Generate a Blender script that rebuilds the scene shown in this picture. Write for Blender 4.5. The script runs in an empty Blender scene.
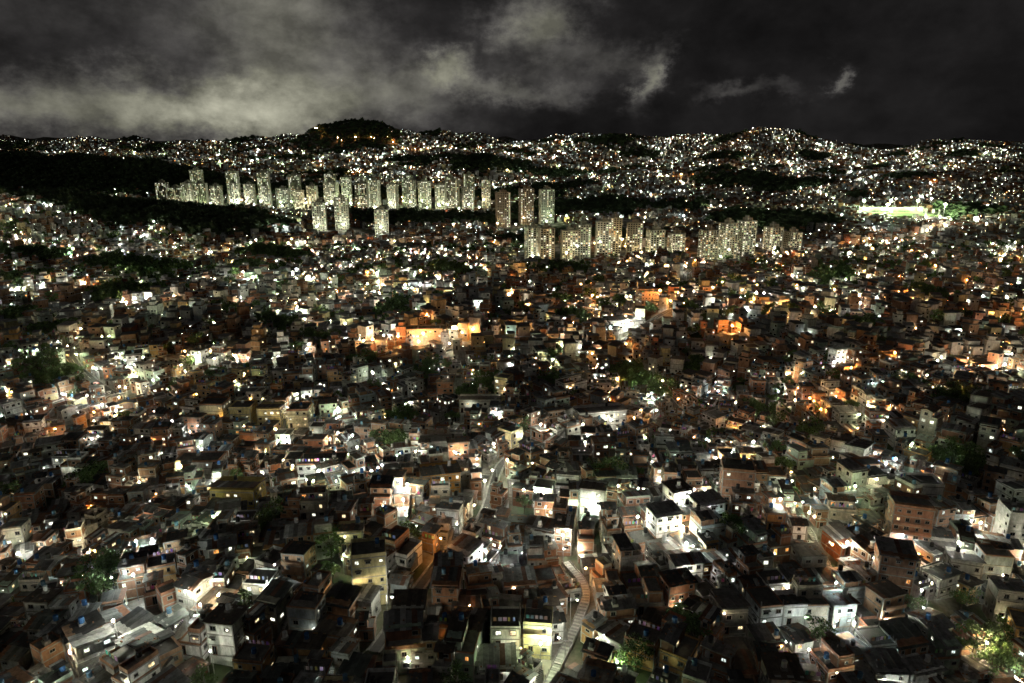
import bpy, math, numpy as np
from mathutils import Vector
R=np.random.default_rng(11)
scene=bpy.context.scene
def link(o): scene.collection.objects.link(o); return o
# ------------------------------------------------------------ terrain
_comp=[]
_r=np.random.default_rng(5)
for wl,amp in ((260,5.5),(210,5.5),(150,4.6),(120,3.2),(75,1.5),(60,1.1)):
    a=_r.uniform(0,2*math.pi); _comp.append((2*math.pi/wl*math.cos(a),2*math.pi/wl*math.sin(a),_r.uniform(0,6.28),amp))
_compf=[]
for wl,amp in ((900,14),(620,12),(430,9),(300,7)):
    a=_r.uniform(0,2*math.pi); _compf.append((2*math.pi/wl*math.cos(a),2*math.pi/wl*math.sin(a),_r.uniform(0,6.28),amp))
BUMPS=[(-1150,1950,300,230,66),(-1700,2300,400,300,60),(1150,3500,480,450,66),(470,3500,130,200,48),(-800,3600,260,260,74),(-930,3600,110,200,34),(-620,3650,150,200,30),(-2100,4200,700,600,-35),
       (2300,4200,650,700,-55),(-640,1150,200,240,26),(700,2100,300,200,25),(-200,2500,260,200,26),(1500,1900,400,260,35),(-100,4200,260,400,-18),(-860,960,200,330,72)]
def H(x,y):
    x=np.asarray(x,float); y=np.asarray(y,float)
    b=np.interp(y,[-300,100,400,700,950,1400,1800,2300,3000,3800,4300,5200,7000,14000],[4,0,0,-17,-36,-22,-4,22,62,130,168,120,60,40])
    n=0
    for kx,ky,p,a in _comp: n=n+a*np.sin(kx*x+ky*y+p)
    b=b+n*np.interp(y,[0,900,1100,1600],[1,.7,.45,.5])
    f=0
    for kx,ky,p,a in _compf: f=f+a*np.sin(kx*x+ky*y+p)
    b=b+f*np.interp(y,[1100,1700,2600,4300],[0,.25,.8,1.2])
    for bx,by,sx,sy,a in BUMPS: b=b+a*np.exp(-((x-bx)/sx)**2-((y-by)/sy)**2)
    return b
# ------------------------------------------------------------ materials
def newmat(name):
    m=bpy.data.materials.new(name); m.use_nodes=True; nt=m.node_tree; nt.nodes.clear()
    o=nt.nodes.new('ShaderNodeOutputMaterial'); return m,nt,o
def N(nt,t,**k):
    n=nt.nodes.new(t)
    for a,v in k.items(): setattr(n,a,v)
    return n
def surf(name,attr=True,col=(.3,.3,.3),rough=.85,noise=.5,scale=.6,metal=0,stretch=(1,1,1),bump=.15):
    m,nt,o=newmat(name); L=nt.links.new
    b=N(nt,'ShaderNodeBsdfPrincipled'); b.inputs['Roughness'].default_value=rough; b.inputs['Metallic'].default_value=metal
    b.inputs['Specular IOR Level'].default_value=.3
    g=N(nt,'ShaderNodeNewGeometry'); mp=N(nt,'ShaderNodeMapping'); mp.inputs['Scale'].default_value=stretch
    L(g.outputs['Position'],mp.inputs[0])
    n1=N(nt,'ShaderNodeTexNoise'); n1.inputs['Scale'].default_value=scale; n1.inputs['Detail'].default_value=5; n1.inputs['Roughness'].default_value=.75
    L(mp.outputs[0],n1.inputs['Vector'])
    mr=N(nt,'ShaderNodeMapRange'); mr.inputs['From Min'].default_value=.3; mr.inputs['From Max'].default_value=.7
    mr.inputs['To Min'].default_value=1-noise; mr.inputs['To Max'].default_value=1.15
    L(n1.outputs[0],mr.inputs[0])
    vm=N(nt,'ShaderNodeVectorMath',operation='SCALE')
    if attr:
        at=N(nt,'ShaderNodeAttribute'); at.attribute_name='col'; L(at.outputs['Color'],vm.inputs[0])
    else: vm.inputs[0].default_value=col
    L(mr.outputs[0],vm.inputs['Scale']); L(vm.outputs[0],b.inputs['Base Color'])
    L(b.outputs[0],o.inputs[0]); return m
def emis(name,col,st,samp='NONE',vary=False):
    m,nt,o=newmat(name); e=N(nt,'ShaderNodeEmission'); e.inputs[0].default_value=(*col,1); e.inputs[1].default_value=st
    if vary:
        g=N(nt,'ShaderNodeNewGeometry'); n1=N(nt,'ShaderNodeTexNoise'); n1.inputs['Scale'].default_value=1.3
        nt.links.new(g.outputs['Position'],n1.inputs['Vector'])
        mr=N(nt,'ShaderNodeMapRange'); mr.inputs['From Min'].default_value=.35; mr.inputs['From Max'].default_value=.65
        mr.inputs['To Min'].default_value=st*.2; mr.inputs['To Max'].default_value=st*1.6
        nt.links.new(n1.outputs[0],mr.inputs[0]); nt.links.new(mr.outputs[0],e.inputs[1])
    nt.links.new(e.outputs[0],o.inputs[0]); m.cycles.emission_sampling=samp; return m
WALL=surf('painted_or_brick_wall',noise=.6,scale=.5,stretch=(1.6,1.6,.7))
ROOF=surf('corrugated_zinc_roof',rough=.55,noise=.65,scale=.9,metal=.0)
CONC=surf('concrete',noise=.5,scale=.8)
m,nt,o=newmat('window_glass_dark'); b=N(nt,'ShaderNodeBsdfPrincipled'); b.inputs['Base Color'].default_value=(.015,.017,.02,1); b.inputs['Roughness'].default_value=.15
nt.links.new(b.outputs[0],o.inputs[0]); GLASS=m
WARM=(1,.79,.44); WHITE=(1,1,.82); COOL=(.86,1,.94); SOD=(1,.42,.11); GREEN=(.80,1,.55)
LITW=[emis('lit_window_warm',WARM,1.3,vary=True),emis('lit_window_white',WHITE,1.8,vary=True),emis('lit_window_cool',COOL,1.6,vary=True),emis('lit_window_orange',SOD,1.2,vary=True)]
MS=[WALL,ROOF,CONC,GLASS]+LITW      # 0..7
MST=[WALL,ROOF,CONC,GLASS,emis('tower_window_warm',WARM,1.0,vary=True),emis('tower_window_white',WHITE,1.5,vary=True),emis('tower_window_green',GREEN,.9,vary=True),emis('tower_window_orange',SOD,.7,vary=True)]
# ------------------------------------------------------------ quad mesh
class QM:
    def __init__(s): s.P=[];s.M=[];s.C=[]
    def add(s,P,mat,col=(.3,.3,.3)):
        P=np.asarray(P,float).reshape(-1,4,3); n=len(P)
        if n==0: return
        s.P.append(P); s.M.append(np.broadcast_to(np.asarray(mat,int),(n,)).copy()); s.C.append(np.broadcast_to(np.asarray(col,float),(n,3)).copy())
    def box(s,x0,x1,y0,y1,z0,z1,mat,col=(.3,.3,.3),tilt=0,bottom=False):
        f=lambda x,y,z:(x,y,z+tilt*y)
        a,b,c,d=f(x0,y0,z0),f(x1,y0,z0),f(x1,y1,z0),f(x0,y1,z0); e,g,h,i=f(x0,y0,z1),f(x1,y0,z1),f(x1,y1,z1),f(x0,y1,z1)
        q=[(e,g,h,i),(a,b,g,e),(b,c,h,g),(c,d,i,h),(d,a,e,i)]
        if bottom: q.append((d,c,b,a))
        s.add(q,mat,col)
    def cyl(s,x,y,z0,z1,r,mat,col,n=10,r2=None):
        r2=r if r2 is None else r2
        t=np.linspace(0,2*math.pi,n+1); q=[]
        for i in range(n):
            c0,s0,c1,s1=math.cos(t[i]),math.sin(t[i]),math.cos(t[i+1]),math.sin(t[i+1])
            q.append(((x+r*c0,y+r*s0,z0),(x+r*c1,y+r*s1,z0),(x+r2*c1,y+r2*s1,z1),(x+r2*c0,y+r2*s0,z1)))
            q.append(((x+r2*c0,y+r2*s0,z1),(x+r2*c1,y+r2*s1,z1),(x,y,z1+.06),(x,y,z1+.06)))
        s.add(q[0::2],mat,col)
        s.add([(q[k][0],q[k][1],q[k][2],(q[k][2][0]*.999,q[k][2][1]*.999,z1+.061)) for k in range(1,2*n,2)],mat,col)
    def mesh(s,name,mats):
        P=np.concatenate(s.P); M=np.concatenate(s.M); C=np.concatenate(s.C); n=len(P)
        me=bpy.data.meshes.new(name); me.vertices.add(4*n); me.vertices.foreach_set('co',P.reshape(-1).astype(np.float32))
        me.loops.add(4*n); me.loops.foreach_set('vertex_index',np.arange(4*n,dtype=np.int32))
        me.polygons.add(n); me.polygons.foreach_set('loop_start',np.arange(0,4*n,4,dtype=np.int32))
        me.polygons.foreach_set('loop_total',np.full(n,4,dtype=np.int32))
        for mm in mats: me.materials.append(mm)
        me.polygons.foreach_set('material_index',M.astype(np.int32))
        at=me.attributes.new('col','FLOAT_COLOR','FACE')
        at.data.foreach_set('color',np.concatenate([C,np.ones((n,1))],1).astype(np.float32).reshape(-1))
        me.update(calc_edges=True); return me
    def obj(s,name,mats): return link(bpy.data.objects.new(name,s.mesh(name,mats)))
def vboxes(cx,cy,z0,z1,w,d,ang,tilt=0.):
    n=len(cx); lx=np.stack([-w/2,w/2,w/2,-w/2],1); ly=np.stack([-d/2,-d/2,d/2,d/2],1)
    c,s=np.cos(ang)[:,None],np.sin(ang)[:,None]
    X=cx[:,None]+lx*c-ly*s; Y=cy[:,None]+lx*s+ly*c; T=np.broadcast_to(np.asarray(tilt,float),(n,))[:,None]*ly
    B=np.stack([X,Y,z0[:,None]+T],2); U=np.stack([X,Y,z1[:,None]+T],2)
    q=[U]
    for i in range(4):
        j=(i+1)%4; q.append(np.stack([B[:,i],B[:,j],U[:,j],U[:,i]],1))
    return np.stack(q,1)   # n,5,4,3
def vwins(cx,cy,zc,w,d,ang,side,off,ww,wh,proud=.05):
    th=ang+np.array([0,math.pi/2,math.pi,-math.pi/2])[side]
    half=np.where(side%2==0,d/2,w/2)+proud
    c,s=np.cos(th),np.sin(th)
    def pt(lx,lz): return np.stack([cx+lx*c+half*s,cy+lx*s-half*c,zc+lz],1)
    return np.stack([pt(off-ww/2,-wh/2),pt(off+ww/2,-wh/2),pt(off+ww/2,wh/2),pt(off-ww/2,wh/2)],1)
BRICK=[(.28,.15,.09),(.33,.18,.105),(.25,.13,.08),(.34,.21,.13),(.30,.17,.11)]
PAINT=[(.58,.57,.50),(.70,.69,.65),(.60,.52,.29),(.54,.33,.15),(.36,.45,.36),(.33,.38,.40),(.52,.46,.38),(.46,.46,.44),(.58,.58,.46),(.42,.19,.11),(.38,.38,.36),(.31,.31,.29),(.50,.50,.47),(.78,.78,.75),(.42,.41,.38),(.66,.67,.62)]
ROOFC=[(.13,.13,.125),(.20,.20,.195),(.08,.078,.075),(.12,.10,.08),(.28,.278,.265),(.07,.07,.07),(.10,.11,.10),(.18,.18,.175)]
BRICK=np.array(BRICK);PAINT=np.array(PAINT);ROOFC=np.array(ROOFC)
def wallcols(n,rng,pb=.32):
    b=BRICK[rng.integers(0,len(BRICK),n)]; p=PAINT[rng.integers(0,len(PAINT),n)]
    return np.where((rng.random(n)<pb)[:,None],b,p)*rng.uniform(.7,1.1,(n,1))
# ------------------------------------------------------------ roads
ROADS=[ # world coords polyline, width
 ([(-30,124),(-24,142),(-18,160),(-12,178),(-8,195),(-6,214),(-3,228),(10,240),(30,246),(48,258),(60,280)],2.2),
 ([(-176,165),(-146,172),(-134,182),(-114,188),(-101,200),(-105,214),(-72,222),(-40,222),(-8,214)],2.6),
 ([(-192,255),(-184,275),(-180,305),(-160,330),(-120,345),(-82,362),(-30,364),(20,380),(60,405)],3.2),
 ([(60,280),(84,310),(74,355),(60,405),(85,445),(150,480),(190,560),(160,660),(210,760),(260,850)],3.8),
 ([(225,255),(205,285),(206,325),(250,365),(310,370),(380,390)],3.0),
 ([(-180,305),(-240,340),(-250,420),(-200,520),(-120,600),(-60,720),(-20,840)],3.8),
 ([(-500,900),(-380,1010),(-200,1080),(-20,1060),(120,990),(260,985),(430,1000),(640,1100),(800,1250)],9.0),
]
STAIRS=[([(4,108),(8,120),(15,136),(20,152),(15,166)],1.9),([(82,152),(84,166),(86,182)],1.4)]
def densify(pl,step=2.):
    out=[]
    p=np.array(pl,float)
    for _ in range(2):
        q=[p[0]]
        for a,b in zip(p[:-1],p[1:]): q+= [a*.75+b*.25,a*.25+b*.75]
        q.append(p[-1]); p=np.array(q)
    for a,b in zip(p[:-1],p[1:]):
        n=max(1,int(np.hypot(*(b-a))/step))
        for i in range(n): out.append(a+(b-a)*i/n)
    out.append(p[-1]); return np.array(out)
RD=[(densify(p),w) for p,w in ROADS]; SD=[(densify(p,.6),w) for p,w in STAIRS]
RP=np.concatenate([np.c_[p,np.full(len(p),w)] for p,w in RD+SD])
def roadclear(x,y):
    out=np.full(len(x),1e9)
    for i in range(0,len(x),400):
        d=np.hypot(x[i:i+400,None]-RP[:,0],y[i:i+400,None]-RP[:,1])-RP[:,2]/2
        out[i:i+400]=d.min(1)
    return out
# ------------------------------------------------------------ ground
ys=np.concatenate([np.arange(-300,60,30),np.arange(60,420,3.5),np.arange(420,1100,7),np.arange(1100,2500,22),np.arange(2500,5300,45),np.arange(5300,14001,500)])
us=np.linspace(-1,1,321); X=us[None,:]*(np.maximum(ys,0)[:,None]*1.15+350); Y=np.broadcast_to(ys[:,None],X.shape)
Z=H(X,Y); nr,nc=X.shape
me=bpy.data.meshes.new('hillside_ground'); me.vertices.add(nr*nc); me.vertices.foreach_set('co',np.stack([X,Y,Z],2).astype(np.float32).reshape(-1))
idx=np.arange(nr*nc).reshape(nr,nc); F=np.stack([idx[:-1,:-1],idx[:-1,1:],idx[1:,1:],idx[1:,:-1]],2).reshape(-1,4); nf=len(F)
me.loops.add(4*nf); me.loops.foreach_set('vertex_index',F.reshape(-1).astype(np.int32)); me.polygons.add(nf)
me.polygons.foreach_set('loop_start',np.arange(0,4*nf,4,dtype=np.int32)); me.polygons.foreach_set('loop_total',np.full(nf,4,dtype=np.int32))
me.update(calc_edges=True); me.polygons.foreach_set('use_smooth',np.ones(nf,dtype=bool))
m,nt,o=newmat('ground_dirt_concrete_grass'); L=nt.links.new
b=N(nt,'ShaderNodeBsdfPrincipled'); b.inputs['Roughness'].default_value=.9; g=N(nt,'ShaderNodeNewGeometry')
n1=N(nt,'ShaderNodeTexNoise'); n1.inputs['Scale'].default_value=.06; n1.inputs['Detail'].default_value=8; L(g.outputs['Position'],n1.inputs['Vector'])
n2=N(nt,'ShaderNodeTexNoise'); n2.inputs['Scale'].default_value=1.1; n2.inputs['Detail'].default_value=6; L(g.outputs['Position'],n2.inputs['Vector'])
cr=N(nt,'ShaderNodeValToRGB'); cr.color_ramp.elements[0].position=.42; cr.color_ramp.elements[0].color=(.04,.06,.024,1)
cr.color_ramp.elements[1].position=.6; cr.color_ramp.elements[1].color=(.2,.19,.17,1); e=cr.color_ramp.elements.new(.5); e.color=(.10,.085,.06,1)
L(n1.outputs[0],cr.inputs[0]); vm=N(nt,'ShaderNodeVectorMath',operation='SCALE'); mr=N(nt,'ShaderNodeMapRange'); mr.inputs['To Min'].default_value=.3; mr.inputs['To Max'].default_value=1.5
L(n2.outputs[0],mr.inputs[0]); L(cr.outputs[0],vm.inputs[0]); L(mr.outputs[0],vm.inputs['Scale']); L(vm.outputs[0],b.inputs['Base Color']); L(b.outputs[0],o.inputs[0])
me.materials.append(m); link(bpy.data.objects.new('hillside_ground',me))
ASPH=surf('asphalt',False,(.075,.072,.068),rough=.8,noise=.6,scale=.7)
PAVE=surf('pavement_concrete',False,(.24,.23,.21),noise=.5,scale=.8)
LINE=surf('road_paint',False,(.7,.68,.6),noise=.5,scale=2.)
def ribbon(pts,o0,o1,dz,name,mat,thick=0,dash=None):
    q=QM(); t=np.gradient(pts,axis=0); t/=np.linalg.norm(t,axis=1)[:,None]+1e-9; nrm=np.stack([t[:,1],-t[:,0]],1)
    A=pts+nrm*o0; B=pts+nrm*o1; zc=H(pts[:,0],pts[:,1])
    za=zb=zc+dz
    a=np.c_[A,za];bb=np.c_[B,zb]
    for i in range(len(pts)-1):
        if dash and (i%dash)>=dash/2: continue
        q.add([(a[i],bb[i],bb[i+1],a[i+1])],0)
        if thick:
            for e in (a,bb):
                lo0=e[i]-(0,0,thick);lo1=e[i+1]-(0,0,thick)
                q.add([(lo0,e[i],e[i+1],lo1)],0)
    return q.obj(name,[mat])
for p,w in RD:
    ribbon(p,-w/2,w/2,.42,'street',ASPH,thick=1.5)
    ribbon(p,-w/2-.6,-w/2,.55,'pavement',PAVE,thick=1.6); ribbon(p,w/2,w/2+.6,.55,'pavement',PAVE,thick=1.6)
    if w>3.5: ribbon(p,-.06,.06,.424,'road_marking',LINE,dash=4)
for p,w in SD:
    q=QM(); t=np.gradient(p,axis=0); t/=np.linalg.norm(t,axis=1)[:,None]; ang=np.arctan2(t[:,1],t[:,0])
    z=H(p[:,0],p[:,1])+.6
    z=np.round(z/.17)*.17
    q.add(vboxes(p[:,0],p[:,1],z-2.5,z,np.full(len(p),.62),np.full(len(p),w),ang).reshape(-1,4,3),0,np.repeat(np.where(np.arange(len(p))%2==0,1.,.6)[:,None]*np.array((.30,.29,.27)),5,0))
    for sgn in (-1,1):
        ox=p[:,0]-np.sin(ang)*sgn*(w/2+.1); oy=p[:,1]+np.cos(ang)*sgn*(w/2+.1)
        q.add(vboxes(ox,oy,z-2.5,z+.35,np.full(len(p),.66),np.full(len(p),.18),ang).reshape(-1,4,3),0,(.3,.29,.27))
        q.add(vboxes(ox[::3],oy[::3],z[::3]+.35,z[::3]+1.,np.full(len(p[::3]),.06),np.full(len(p[::3]),.06),ang[::3]).reshape(-1,4,3),0,(.3,.3,.3))
    q.obj('concrete_stairway',[CONC])
# ------------------------------------------------------------ near house variants
def windowbox(q,side,W,D,x,z,ww,wh,mat,fc,x0=0,y0=0,awn=False):
    def bx(a0,a1,p0,p1,b0,b1,m_,c_):
        if side==0: q.box(x0+a0,x0+a1,y0-D/2-p1,y0-D/2-p0,b0,b1,m_,c_,bottom=True)
        elif side==2: q.box(x0+a0,x0+a1,y0+D/2+p0,y0+D/2+p1,b0,b1,m_,c_,bottom=True)
        elif side==1: q.box(x0+W/2+p0,x0+W/2+p1,y0+a0,y0+a1,b0,b1,m_,c_,bottom=True)
        else: q.box(x0-W/2-p1,x0-W/2-p0,y0+a0,y0+a1,b0,b1,m_,c_,bottom=True)
    bx(x-ww/2,x+ww/2,-.02,.02,z-wh/2,z+wh/2,mat,(0,0,0))
    f=.09
    bx(x-ww/2-f,x-ww/2,0,.11,z-wh/2,z+wh/2,2,fc); bx(x+ww/2,x+ww/2+f,0,.11,z-wh/2,z+wh/2,2,fc)
    bx(x-ww/2-f-.02,x+ww/2+f+.02,0,.13,z+wh/2,z+wh/2+f,2,fc); bx(x-ww/2-f-.05,x+ww/2+f+.05,0,.2,z-wh/2-f,z-wh/2,2,fc)
    bx(x-.03,x+.03,.021,.06,z-wh/2,z+wh/2,2,(.12,.12,.12))
    if awn: bx(x-ww/2-.3,x+ww/2+.3,0,.7,z+wh/2+f+.02,z+wh/2+f+.08,1,(.25,.24,.22))
def metalroof(q,x0,x1,y0,y1,z,tilt,rc,rng):
    n=max(3,int((x1-x0)/1.0)); xs=np.linspace(x0,x1,n+1)
    for i in range(n):
        c=rc*rng.uniform(.6,1.35)
        if rng.random()<.12: c=np.array((.17,.09,.06))
        if rng.random()<.06: c=np.array((.45,.45,.43))
        q.box(xs[i],xs[i+1]-.02,y0-rng.uniform(0,.25),y1+rng.uniform(0,.2),z+.0,z+.07+(i%2)*.035,1,c,tilt=tilt,bottom=True)
    for _ in range(rng.integers(0,5)):
        bx,by=rng.uniform(x0+.3,x1-.5),rng.uniform(y0+.3,y1-.5); q.box(bx,bx+.35,by,by+.25,z+.1+tilt*by,z+.3+tilt*by,0,BRICK[0])
def house(rng,W=None,D=None,fl=None,wc=None,lit=.22,roof=None,name='brick_house'):
    q=QM(); W=W or rng.uniform(4.8,7.8); D=D or rng.uniform(5.,7.2); fl=fl or int(rng.choice([1,1,2,2,2,3,3])); fh=2.55
    wc=np.array(wc) if wc is not None else wallcols(1,rng)[0]; cc=np.array((.34,.33,.30))*rng.uniform(.6,1.1)
    vols=[]
    ztop=fl*fh
    part=rng.random()<.6 and fl>1 and name=='brick_house'
    if part:
        zt=(fl-1)*fh; vols.append((0,0,W,D,-6,zt))
        if rng.random()<.5: w2,d2=W*rng.uniform(.45,.7),D-.5
        else: w2,d2=W-.5,D*rng.uniform(.45,.7)
        x2=rng.choice([-1,1])*(W-w2)/2*.98; y2=(D-d2)/2*.96
        vols.append((x2,y2,w2,d2,zt,ztop))
    else: vols.append((0,0,W,D,-6,ztop))
    for k,(x0,y0,w,d,z0,z1) in enumerate(vols):
        c=wc if k==0 else (wc if rng.random()<.4 else BRICK[rng.integers(0,5)])
        q.box(x0-w/2,x0+w/2,y0-d/2,y0+d/2,z0,z1,0,c)
        lv=max(0,int(round(z0/fh)))
        for f in range(lv,int(round(z1/fh))+1):
            z=f*fh
            q.box(x0-w/2-.07,x0+w/2+.07,y0-d/2-.07,y0+d/2+.07,z-.24,z+(.02 if k==0 and f*fh>=z1 else 0),2,cc,bottom=True)
        for sx in (-1,1):
            for sy in (-1,1):
                px,py=x0+sx*(w/2-.1),y0+sy*(d/2-.1); q.box(px-.14,px+.14,py-.14,py+.14,z0+.001,z1-.01,2,cc)
        for f in range(lv,int(round(z1/fh))):
            zc=f*fh+1.4
            floor_lit=rng.random()<lit*1.8
            for side in range(4):
                span=w if side%2==0 else d; ns=max(1,int(span/2.3))
                for i in range(ns):
                    if rng.random()<.3: continue
                    a=(i+.5)/ns*span-span/2+rng.uniform(-.2,.2)
                    mt=3
                    if floor_lit and rng.random()<.5: mt=4+int(rng.choice([0,1,2,3],p=[.3,.4,.22,.08]))
                    if side==0 and f==0 and i==0:
                        windowbox(q,side,w,d,a,1.05,.9,2.0,3 if rng.random()<.7 else mt,(.2,.12,.08),x0,y0)
                    else: windowbox(q,side,w,d,a,zc,rng.uniform(.6,1.3),rng.uniform(.6,1.1),mt,cc*1.1,x0,y0,awn=rng.random()<.15)
            if rng.random()<.28 and f>0 and k==0:
                q.box(-w/2+.2,w/2-.2,-d/2-1.0,-d/2-.075,f*fh-.15,f*fh+.03,2,cc,bottom=True)
                q.box(-w/2+.2,w/2-.2,-d/2-1.0,-d/2-.93,f*fh+.03,f*fh+.9,2,wc*.9,bottom=True)
    for k,(x0,y0,w,d,z0,z1) in enumerate(vols):
        top=(k==len(vols)-1)
        rt=roof or rng.choice(['metal','metal','metal','metal','flat','flat','gable'])
        if not top: rt='flat'
        if rt=='flat':
            ph=rng.uniform(.3,1.0); c=wc if rng.random()<.5 else BRICK[0]
            q.box(x0-w/2+.16,x0+w/2-.16,y0-d/2+.16,y0+d/2-.16,z1+.02,z1+.05,2,cc*rng.uniform(.4,.9))
            q.box(x0-w/2,x0+w/2,y0-d/2,y0-d/2+.15,z1+.021,z1+ph,0,c); q.box(x0-w/2,x0+w/2,y0+d/2-.15,y0+d/2,z1+.021,z1+ph,0,c)
            q.box(x0-w/2,x0-w/2+.15,y0-d/2+.15,y0+d/2-.15,z1+.021,z1+ph-.01,0,c); q.box(x0+w/2-.15,x0+w/2,y0-d/2+.15,y0+d/2-.15,z1+.021,z1+ph-.01,0,c)
            if rng.random()<.4:
                yy=y0-d/2+1.
                for i in range(int(w/1.1)):
                    xx=x0-w/2+.6+i*1.; q.box(xx,xx+rng.uniform(.4,.8),yy,yy+.03,z1+.9,z1+1.8,0,rng.uniform(.1,.7,3),bottom=True)
                q.box(x0-w/2+.3,x0-w/2+.36,yy,yy+.06,z1,z1+1.9,2,cc); q.box(x0+w/2-.36,x0+w/2-.3,yy,yy+.06,z1,z1+1.9,2,cc)
            if rng.random()<.35 and top:
                for sx in (-1,1):
                    for sy in (-1,1): q.box(x0+sx*(w/2-.2)-.1,x0+sx*(w/2-.2)+.1,y0+sy*(d/2-.2)-.1,y0+sy*(d/2-.2)+.1,z1+.05,z1+1.5,2,cc)
            if rng.random()<.4:
                metalroof(q,x0-w*.45,x0+rng.uniform(-.1,.3)*w,y0+.0,y0+d/2-.1,z1+2.2,-.04,ROOFC[rng.integers(0,8)],rng)
                q.box(x0-w*.42,x0-w*.42+.1,y0+.1,y0+.2,z1,z1+2.2,2,cc)
        else:
            tl=rng.uniform(.06,.18)*rng.choice([-1,1]); rc=ROOFC[rng.integers(0,len(ROOFC))]
            h=abs(tl)*(d/2+.4)
            q2=QM()
            if rt=='metal':
                metalroof(q2,x0-w/2-.4,x0+w/2+.4,-d/2-.45,d/2+.45,z1+h+.05,tl,rc,rng)
                q.box(x0-w/2+.05,x0+w/2-.05,y0-d/2+.05,y0+d/2-.05,z1-.1,z1+h*.9,0,wc)
            else:
                tl=.28
                metalroof(q2,x0-w/2-.4,x0+w/2+.4,-d/2-.45,-.0,z1+tl*(d/2+.3)+.05,tl,rc,rng)
                metalroof(q2,x0-w/2-.4,x0+w/2+.4,.0,d/2+.45,z1+tl*(d/2+.3)+.05,-tl,rc,rng)
                for s_ in (-1,1):
                    xx=x0+s_*(w/2-.1)
                    q.add([((xx,y0-d/2,z1),(xx,y0+d/2,z1),(xx,y0+.05,z1+tl*d/2),(xx,y0-.05,z1+tl*d/2))],0,wc)
            for P,M_,C_ in zip(q2.P,q2.M,q2.C):
                P=P.copy(); P[:,:,1]+=y0; q.add(P,M_,C_)
        if rng.random()<.45:
            tx,ty=x0+rng.uniform(-.3,.3)*w,y0+rng.uniform(-.1,.35)*d; tc=[(.03,.10,.25),(.03,.03,.03),(.5,.5,.5),(.1,.2,.3)][rng.integers(0,4)]
            q.box(tx-.6,tx+.6,ty-.6,ty+.6,z1,z1+.9,2,cc); q.cyl(tx,ty,z1+.9,z1+2.1,.52,2,tc)
    if rng.random()<.35:
        ns=int(fh/.22)
        for i in range(ns): q.box(W/2+.08,W/2+.95,-D/2+i*.3,-D/2+i*.3+.31,-1,(i+1)*.22,2,cc)
    return q.mesh(name,MS),W,D,fl
VR=np.random.default_rng(77)
VARS=[house(VR) for _ in range(140)]
VSM=[house(VR,VR.uniform(3.6,4.8),VR.uniform(3.8,5.2),int(VR.choice([1,1,2,2,3]))) for _ in range(40)]
# ------------------------------------------------------------ layout of the barrio
TREEP=[(-14,300,12),(66,330,18),(-51,285,10),(-105,148,6),(158,222,9),(-40,335,8),(20,302,6),(118,302,10),(-150,420,15),(40,460,14),(230,430,14),(-320,560,30),(150,580,16),(-420,760,54),(330,700,22),
 (-140,150,6),(60,165,5),(30,205,5),(-45,245,7),(120,255,7),(-155,225,7),(-220,310,14),(-280,390,20),(100,370,9),(260,320,10),(320,520,16),(-480,640,38),(-560,820,60),(-250,680,30),
 (-200,455,18),(-350,470,22),(-90,500,15),(-60,640,22),(-160,780,36),(60,720,24),(180,840,26),(-300,860,44),(420,800,34),(40,560,12),(-110,380,9),(180,260,8),(90,215,5),(-70,170,4),(40,130,4),(110,130,5),(-340,640,26)]
BLD=[ # explicit bigger buildings
 (-63,208,15,9,3,.05,(.72,.71,.66),'flat'),(-23,198,12,9,3,.25,(.58,.30,.09),'metal'),(-87,196,14,9,3,-.05,(.60,.47,.16),'metal'),
 (-128,276,10,9,3,.0,(.66,.62,.40),'flat'),(-116,276,9,9,3,.0,(.60,.5,.24),'flat'),(-104,276.5,10,9,3,.03,(.66,.55,.28),'metal'),(-92,277,9,9,3,.05,(.62,.58,.42),'flat'),
 (-132,134,9,8,3,.2,(.60,.5,.3),'flat'),(-34,142,8,7,4,.2,(.6,.52,.28),'flat'),(-116,233,16,8,2,0.02,(.72,.70,.66),'flat'),(-77,236,16,8,2,0.04,(.7,.7,.6),'flat'),
 (-26,232,16,8,2,.1,(.66,.64,.6),'flat'),(36,262,20,9,2,.2,(.66,.64,.6),'metal'),(76,450,26,12,2,.3,(.7,.69,.66),'metal'),(-49,378,22,10,2,.1,(.6,.45,.3),'metal'),
 (0,500,22,12,3,.1,(.6,.42,.3),'flat'),(104,500,20,12,3,.2,(.6,.42,.3),'flat'),(132,200,11,8,2,-.1,(.66,.64,.6),'flat'),(-14,282,18,8,2,.0,(.6,.6,.52),'metal'),
 (66,182,9,8,5,-.2,(.30,.16,.10),'flat'),(112,172,10,8,5,-.3,(.33,.18,.12),'metal'),(150,180,9,8,4,-.2,(.38,.37,.34),'flat'),(96,150,8,7,4,-.3,(.30,.17,.11),'metal')]
seeds=[]
S=38
for iy,yy in enumerate(np.arange(60,1040,S*.87)):
    xm=.86*yy+90
    for xx in np.arange(-xm-(iy%2)*S/2,xm+S,S):
        seeds.append((xx+R.uniform(-13,13),yy+R.uniform(-13,13)))
seeds=np.array(seeds); sang=R.normal(0,.42,len(seeds))
hx=[];hy=[];ha=[]
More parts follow.
